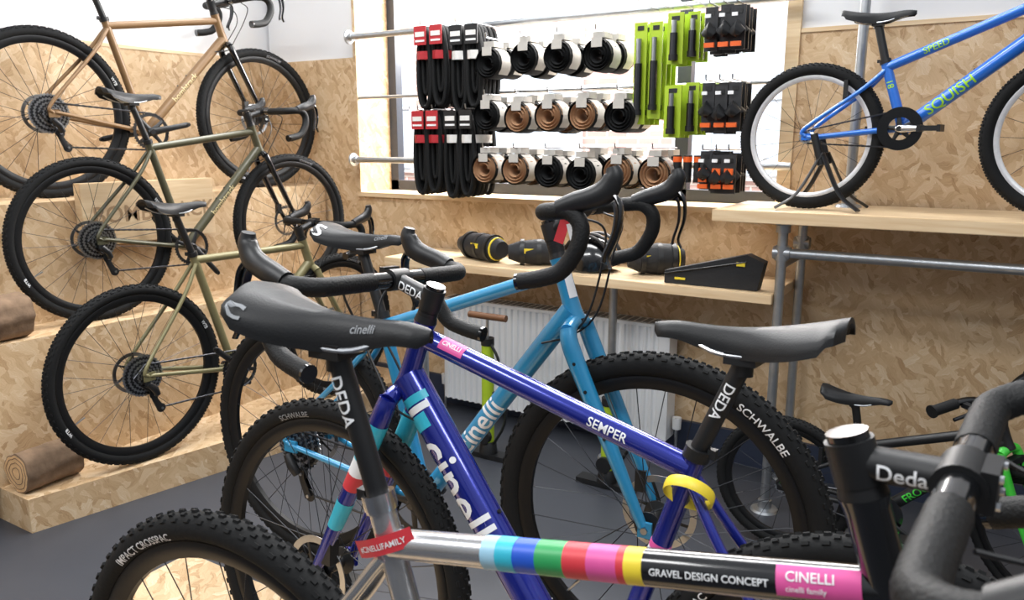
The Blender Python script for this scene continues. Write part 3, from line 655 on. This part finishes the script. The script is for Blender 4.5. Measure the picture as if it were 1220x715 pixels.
for s in(-1,1): bs.tube(c0+V((0,s*.058,.15)),c0+V((-.03,s*.056,.25)),.012,BLACK)
bs.obj('bike_stand')
for cx,cy_ in[(-1.64,1.52),(-.58,1.537)]:
    b2=MB();b2.box((cx,cy_,.045),(.26,.07,.09),BLACK,None,.75)
    for s in(-1,1): b2.box((cx,cy_+s*.05,.012),(.30,.05,.02),BLACK)
    b2.obj('wheel_stand')
rd=MB();RW=mat('radiator_white','#eceef0',.35,noise=.01);x0,x1=-2.23,-1.08
n=int((x1-x0)/.033)
prof=[]
for i in range(n):
    xa=x0+i*.033;prof+=[(xa,2.985),(xa+.012,2.985),(xa+.018,2.975),(xa+.027,2.975)]
prof.append((x1,2.985))
vs=[];fs=[]
for x,y in prof: vs+=[(x,y,.07),(x,y,.56)]
for i in range(len(prof)-1): fs.append([2*i,2*i+1,2*i+3,2*i+2])
rd.add(vs,fs,RW,False)
rd.box(((x0+x1)/2,3.035,.315),(x1-x0,.09,.485),RW);rd.box(((x0+x1)/2,3.03,.565),(x1-x0+.01,.112,.014),RW)
for i in range(34): rd.box((x0+.03+i*.0325,3.03,.573),(.02,.08,.002),mat('radiator_slot','#8a8d90',.6))
for x in(x0-.03,x1+.03):
    rd.tube((x,3.03,0),(x,3.03,.13),.008,STEEL);rd.lathe([(.0001,0),(.018,0),(.02,.05),(.0001,.055)],(x,3.03,.12),(0,0,1),RW,14)
rd.obj('radiator')
# ---------- merchandise
rl=MB()
for z in(1.82,1.22):
    rl.tube((WL+.02,3.04,z),(-.66,3.04,z),.015,GALV)
    rl.lathe([(.0001,0),(.035,0),(.033,.006),(.02,.01),(.02,.03),(.0001,.03)],(WL+.02,3.04,z),(1,0,0),GALV,16)
rl.tube((WL+.02,3.10,1.53),(-.70,3.10,1.53),.008,GALV)
rl.obj('display_rail')
def hook(mb,x,z,l=.22,y=3.04): mb.tube((x,y,z+.012),(x,y-l,z+.012),.003,STEEL,n=6);mb.tube((x,y-l,z+.012),(x,y-l-.004,z+.03),.003,STEEL,n=6)
def loop(mb,x,y,zt,w,h,r,mt):
    pts=[]
    for i in range(36):
        a=2*pi*i/36;ca,sa=cos(a),sin(a)
        pts.append(V((x+w*copysign(abs(ca)**.8,ca)*(1-.15*sa),y,zt-h/2+h/2*sa)))
    mb.sweep(pts,[(r,r*.7)]*36,mt,8,closed=True,up=(0,1,0))
def hang_tyres(x,zt,h,cm_):
    mb=MB();hook(mb,x,zt,.2)
    for q in range(5):
        y=2.86+q*.035;xx=x+random.uniform(-.008,.008)
        loop(mb,xx,y,zt,.034,h,.015,RUB);loop(mb,xx,y+.008,zt-.02,.014,h-.08,.012,RUB)
    mb.box((x,2.835,zt-.035),(.066,.004,.08),cm_);mb.box((x,2.832,zt-.03),(.05,.002,.02),CARDW);mb.box((x,2.832,zt-.058),(.05,.002,.008),WHT)
    mb.sweep([(x,2.93,zt-.10),(x,2.93,zt-.135)],[(.1,.05)]*2,CARDW if cm_ is not CARDR else CARDR,12,up=(0,1,0))
    mb.obj('folded_tyre_hanging')
for x,zt,h,k in[(-2.22,1.80,.34,CARDR),(-2.135,1.80,.33,CARDR),(-2.03,1.79,.35,BLACK),(-1.95,1.79,.33,BLACK),(-2.245,1.44,.36,CARDR),(-2.165,1.44,.35,CARDR),(-2.065,1.44,.37,BLACK),(-1.985,1.44,.36,BLACK)]: hang_tyres(x,zt,h,k)
def roll(mb,c,r,l,mt,sl=True):
    c=V(c);P=[]
    for i in range(54):
        a=i/54*2*pi*3.2;rr=r*(.34+.62*i/54);P.append(c+V((rr*cos(a),0,rr*sin(a))))
    mb.sweep(P,[(l/2,r*.1)]*54,mt,8,up=(0,1,0),sq=.6)
    mb.lathe([(r*.97,-l/2),(r,-l/2+.008),(r,l/2-.008),(r*.97,l/2)],c,(0,1,0),RUB if mt is TANT else mt,28)
    if sl:
        w=l*.7
        vs=[];fs=[]
        for i in range(13):
            a=-.25*pi+i/12*1.5*pi
            for y in(-w/2,w/2): vs.append(c+V((cos(a)*(r+.003),y,sin(a)*(r+.003))))
        for i in range(12): fs.append([2*i,2*i+1,2*i+3,2*i+2])
        mb.add(vs,fs,CARD);mb.box(c+V((0,0,r+.014)),(.05,w,.022),CARD);mb.box(c+V((0,-l/2-.002,r*.75)),(.045,.003,.035),CARD)
def rollrow(z,x0,dx,n,mts,r):
    mb=MB()
    for i in range(n):
        for q in range(2):
            roll(mb,(x0+dx*i+random.uniform(-.006,.006),2.86+q*.12,z+random.uniform(-.008,.008)),r,.10,mts[i%len(mts)])
        hook(mb,x0+dx*i,z+r+.02,.26,3.06)
    mb.obj('rolled_tyre_row')
rollrow(1.635,-1.85,.165,4,[RUB],.062)
rollrow(1.41,-1.86,.15,5,[RUB,TANT,TANT,TANT,RUB],.062)
rollrow(1.19,-1.87,.152,6,[TANT,TANT,RUB,RUB,TANT,TANT],.064)
def card(mb,x,z,w,h,y,mt,item='pump'):
    mb.box((x,y,z),(w,.006,h),mt);mb.box((x,y-.004,z+h/2-.02),(w*.5,.002,.016),BLACK)
    if item=='pump':
        mb.tube((x,y-.018,z-h*.36),(x,y-.018,z+h*.1),.014,DST);mb.tube((x,y-.018,z+h*.1),(x,y-.018,z+h*.34),.010,STEEL);mb.disc((x,y-.018,z-h*.38),(0,0,1),.017,.01,BLACK)
    elif item=='blob':
        mb.sweep([(x-w*.3,y-.02,z-h*.15),(x,y-.026,z-h*.05),(x+w*.3,y-.02,z-h*.15)],[(.02,.02),(.032,.024),(.02,.02)],BLACK,10)
cd=MB()
for q in range(4): card(cd,-1.195,1.56,.05,.37,2.86+.05*q,LIME);card(cd,-1.138,1.57,.05,.35,2.87+.05*q,LIME)
for q in range(3): card(cd,-1.06,1.68,.06,.18,2.86+.05*q,LIME);card(cd,-1.06,1.42,.065,.19,2.86+.05*q,LIME);card(cd,-1.005,1.69,.045,.17,2.90+.05*q,LIME);card(cd,-1.0,1.43,.05,.19,2.90+.05*q,LIME)
for x in(-1.195,-1.138,-1.06,-1.005): hook(cd,x,1.80,.22)
cd.obj('pump_display')
cb=MB()
for zz,hh in((1.70,.15),(1.43,.17),(1.20,.14)):
    for j,x in enumerate((-.925,-.875,-.83)):
        for q in range(4): card(cb,x+random.uniform(-.005,.005),zz+random.uniform(-.008,.008),.045,hh,2.86+.045*q,BLACK if q%2 else mat('card_dark','#2a2b2e',.6),'blob')
        cb.box((x,2.835,zz-hh*.36),(.036,.012,.016),ORG);cb.box((x-.008,2.834,zz+hh*.3),(.02,.006,.012),WHT)
        if zz<1.3: cb.box((x,2.832,zz-.01),(.03,.01,.05),ORG)
        hook(cb,x,zz+hh/2,.22)
for i in range(3): cb.tube((-1.04+.04*i,2.88,1.16),(-1.04+.04*i,2.88,1.26),.016,BLACK);cb.tube((-1.04+.04*i,2.88,1.235),(-1.04+.04*i,2.88,1.255),.0165,ORG)
cb.obj('accessory_display')
BAG=mat('bag_fabric','#1a1b1e',.7,bump=.5,bscale=120)
def rollbag(name,c,l,r,ang,acc=YEL):
    mb=MB();c=V(c);d=V((cos(ang),sin(ang),0));P=cat([c-d*l/2,c-d*l*.3,c,c+d*l*.3,c+d*l/2],5)
    mb.sweep(P,interp([(r*.55,r*.5),(r*.85,r*.85),(r,r),(r*.95,r*.9),(r*.6,r*.6)],5),BAG,18)
    for t in(-.25,.05,.3):
        q=c+d*l*t;mb.sweep([q-d*.009,q+d*.009],[(r*1.02,r*1.02)]*2,BLACK,18)
    mb.sweep([c+d*l*.38,c+d*l*.40],[r*.86,r*.84],acc,18)
    mb.box(c+V((0,-r*.98,.01)),(.05,.004,.02),acc,M.Rotation(ang,3,'Z'));mb.obj(name)
rollbag('handlebar_bag',(-1.92,2.86,.795+.060),.30,.06,-.35);rollbag('saddle_bag',(-1.64,2.86,.795+.055),.24,.055,.5)
rollbag('saddle_bag',(-1.12,2.90,.795+.062),.22,.062,.55)
def helmet(c,mt,acc):
    mb=MB();c=V(c);n=20;k=9;vs=[];fs=[]
    for i in range(k+1):
        ph=i/k*pi/2*1.05
        for j in range(n):
            a=2*pi*j/n;rx=.12*cos(ph-.05);ry=.095*cos(ph-.05)
            vs.append(c+V((rx*cos(a),ry*sin(a),.125*sin(ph)+(.015*cos(2*a) if i==0 else 0))))
    for i in range(k):
        for j in range(n): fs.append([i*n+j,i*n+(j+1)%n,(i+1)*n+(j+1)%n,(i+1)*n+j])
    mb.add(vs,fs,mt)
    for s in(-.05,0,.05):
        P=[c+V((.112*cos(t),s*(1+.2*sin(t)),.132*sin(t))) for t in[.35+.24*i for i in range(11)]]
        mb.sweep(P,[(.006,.012)]*11,acc,8,up=(0,0,1))
    mb.obj('bike_helmet')
helmet((-1.38,2.86,.812),GLOSSB,BLACK)
fbm=MB();o=V((-1.02,2.76,.797))
tri=[(0,.0),(.34,.0),(.36,.10),(.30,.125),(.0,.045)]
vs=[o+V((x,-.025+.0*x,z)) for x,z in tri]+[o+V((x,.03,z)) for x,z in tri];k=len(tri)
fbm.add(vs,[list(range(k)),list(range(k,2*k))[::-1]]+[[i,(i+1)%k,k+(i+1)%k,k+i] for i in range(k)],BAG,False)
fbm.box(o+V((.28,-.027,.09)),(.03,.004,.014),YEL);fbm.tube(o+V((0,-.028,.035)),o+V((.3,-.028,.1)),.003,GLOSSB);fbm.box(o+V((.06,-.026,.02)),(.04,.003,.008),YEL)
fbm.obj('frame_bag')
def pump(x,y,h=.5,wd=True):
    mb=MB();mb.box((x,y,.012),(.24,.06,.022),BLACK);mb.lathe([(.0001,0),(.04,0),(.035,.04),(.02,.06),(.0001,.06)],(x,y,.02),(0,0,1),BLACK,20)
    mb.tube((x,y,.05),(x,y,h),.026,LIME);mb.tube((x,y,h),(x,y,h+.1),.006,STEEL);mb.lathe([(.0001,0),(.028,0),(.028,.03),(.0001,.03)],(x,y,h-.01),(0,0,1),BLACK,18)
    mb.tube((x-.09,y,h+.11),(x+.09,y,h+.11),.014,mat('turned_wood','#6e4a30',.4) if wd else BLACK);mb.sweep(cat([(x+.02,y,.05),(x+.10,y-.02,.2),(x+.07,y-.02,h-.08),(x+.03,y-.02,h)],5),.006,BLACK,8);mb.disc((x,y-.03,.1),(0,1,0),.03,.012,BLACK)
    mb.obj('floor_pump')
pump(-1.72,2.6);pump(-1.17,2.60,.34,False)
# ---------- lights
w=bpy.data.worlds.new('overcast');scene.world=w;w.use_nodes=True;nt=w.node_tree;bg=nt.nodes['Background']
tc=nt.nodes.new('ShaderNodeTexCoord');sx=nt.nodes.new('ShaderNodeSeparateXYZ');cr=nt.nodes.new('ShaderNodeValToRGB')
nt.links.new(tc.outputs['Generated'],sx.inputs[0]);mr=nt.nodes.new('ShaderNodeMapRange');mr.inputs[1].default_value=-1
nt.links.new(sx.outputs['Z'],mr.inputs[0]);nt.links.new(mr.outputs[0],cr.inputs[0]);e=cr.color_ramp.elements
e[0].position=.45;e[0].color=(.14,.14,.15,1);e[1].position=.75;e[1].color=(.88,.93,1,1)
nt.links.new(cr.outputs[0],bg.inputs[0]);bg.inputs[1].default_value=.60
def area(name,loc,target,sx,sy,p,col=(1,1,1)):
    l=bpy.data.lights.new(name,'AREA');l.shape='RECTANGLE';l.size=sx;l.size_y=sy;l.energy=p;l.color=col
    o=bpy.data.objects.new(name,l);scene.collection.objects.link(o);o.location=loc;o.rotation_euler=(V(target)-V(loc)).to_track_quat('-Z','Y').to_euler();return o
area('ceiling_light',(-1.6,1.9,3.0),(-1.6,1.9,0),1.8,.5,45)
area('ceiling_light',(.6,.2,3.0),(.6,.2,0),1.8,.5,42)
area('ceiling_light',(-2.2,-.6,3.0),(-2.4,0,0),1.8,.5,50)
area('daylight_outside',(-4,4.0,5.5),(-4,7.5,1.5),8,2,1300)
area('window_daylight',((WL+WR)/2,V1+.5,2.3),((WL+WR)/2-.0,1.2,.6),2.0,1.2,210,(1,.98,.96))
cm=bpy.data.cameras.new('camera');co=bpy.data.objects.new('camera',cm);scene.collection.objects.link(co)
co.location=(0,0,1.31);co.rotation_euler=(pi/2-.2,0,.5523);cm.sensor_width=36;cm.lens=930.6/1220*36;cm.clip_start=.02
cm.dof.use_dof=True;cm.dof.focus_distance=1.9;cm.dof.aperture_fstop=9
scene.camera=co
scene.view_settings.view_transform='Standard'
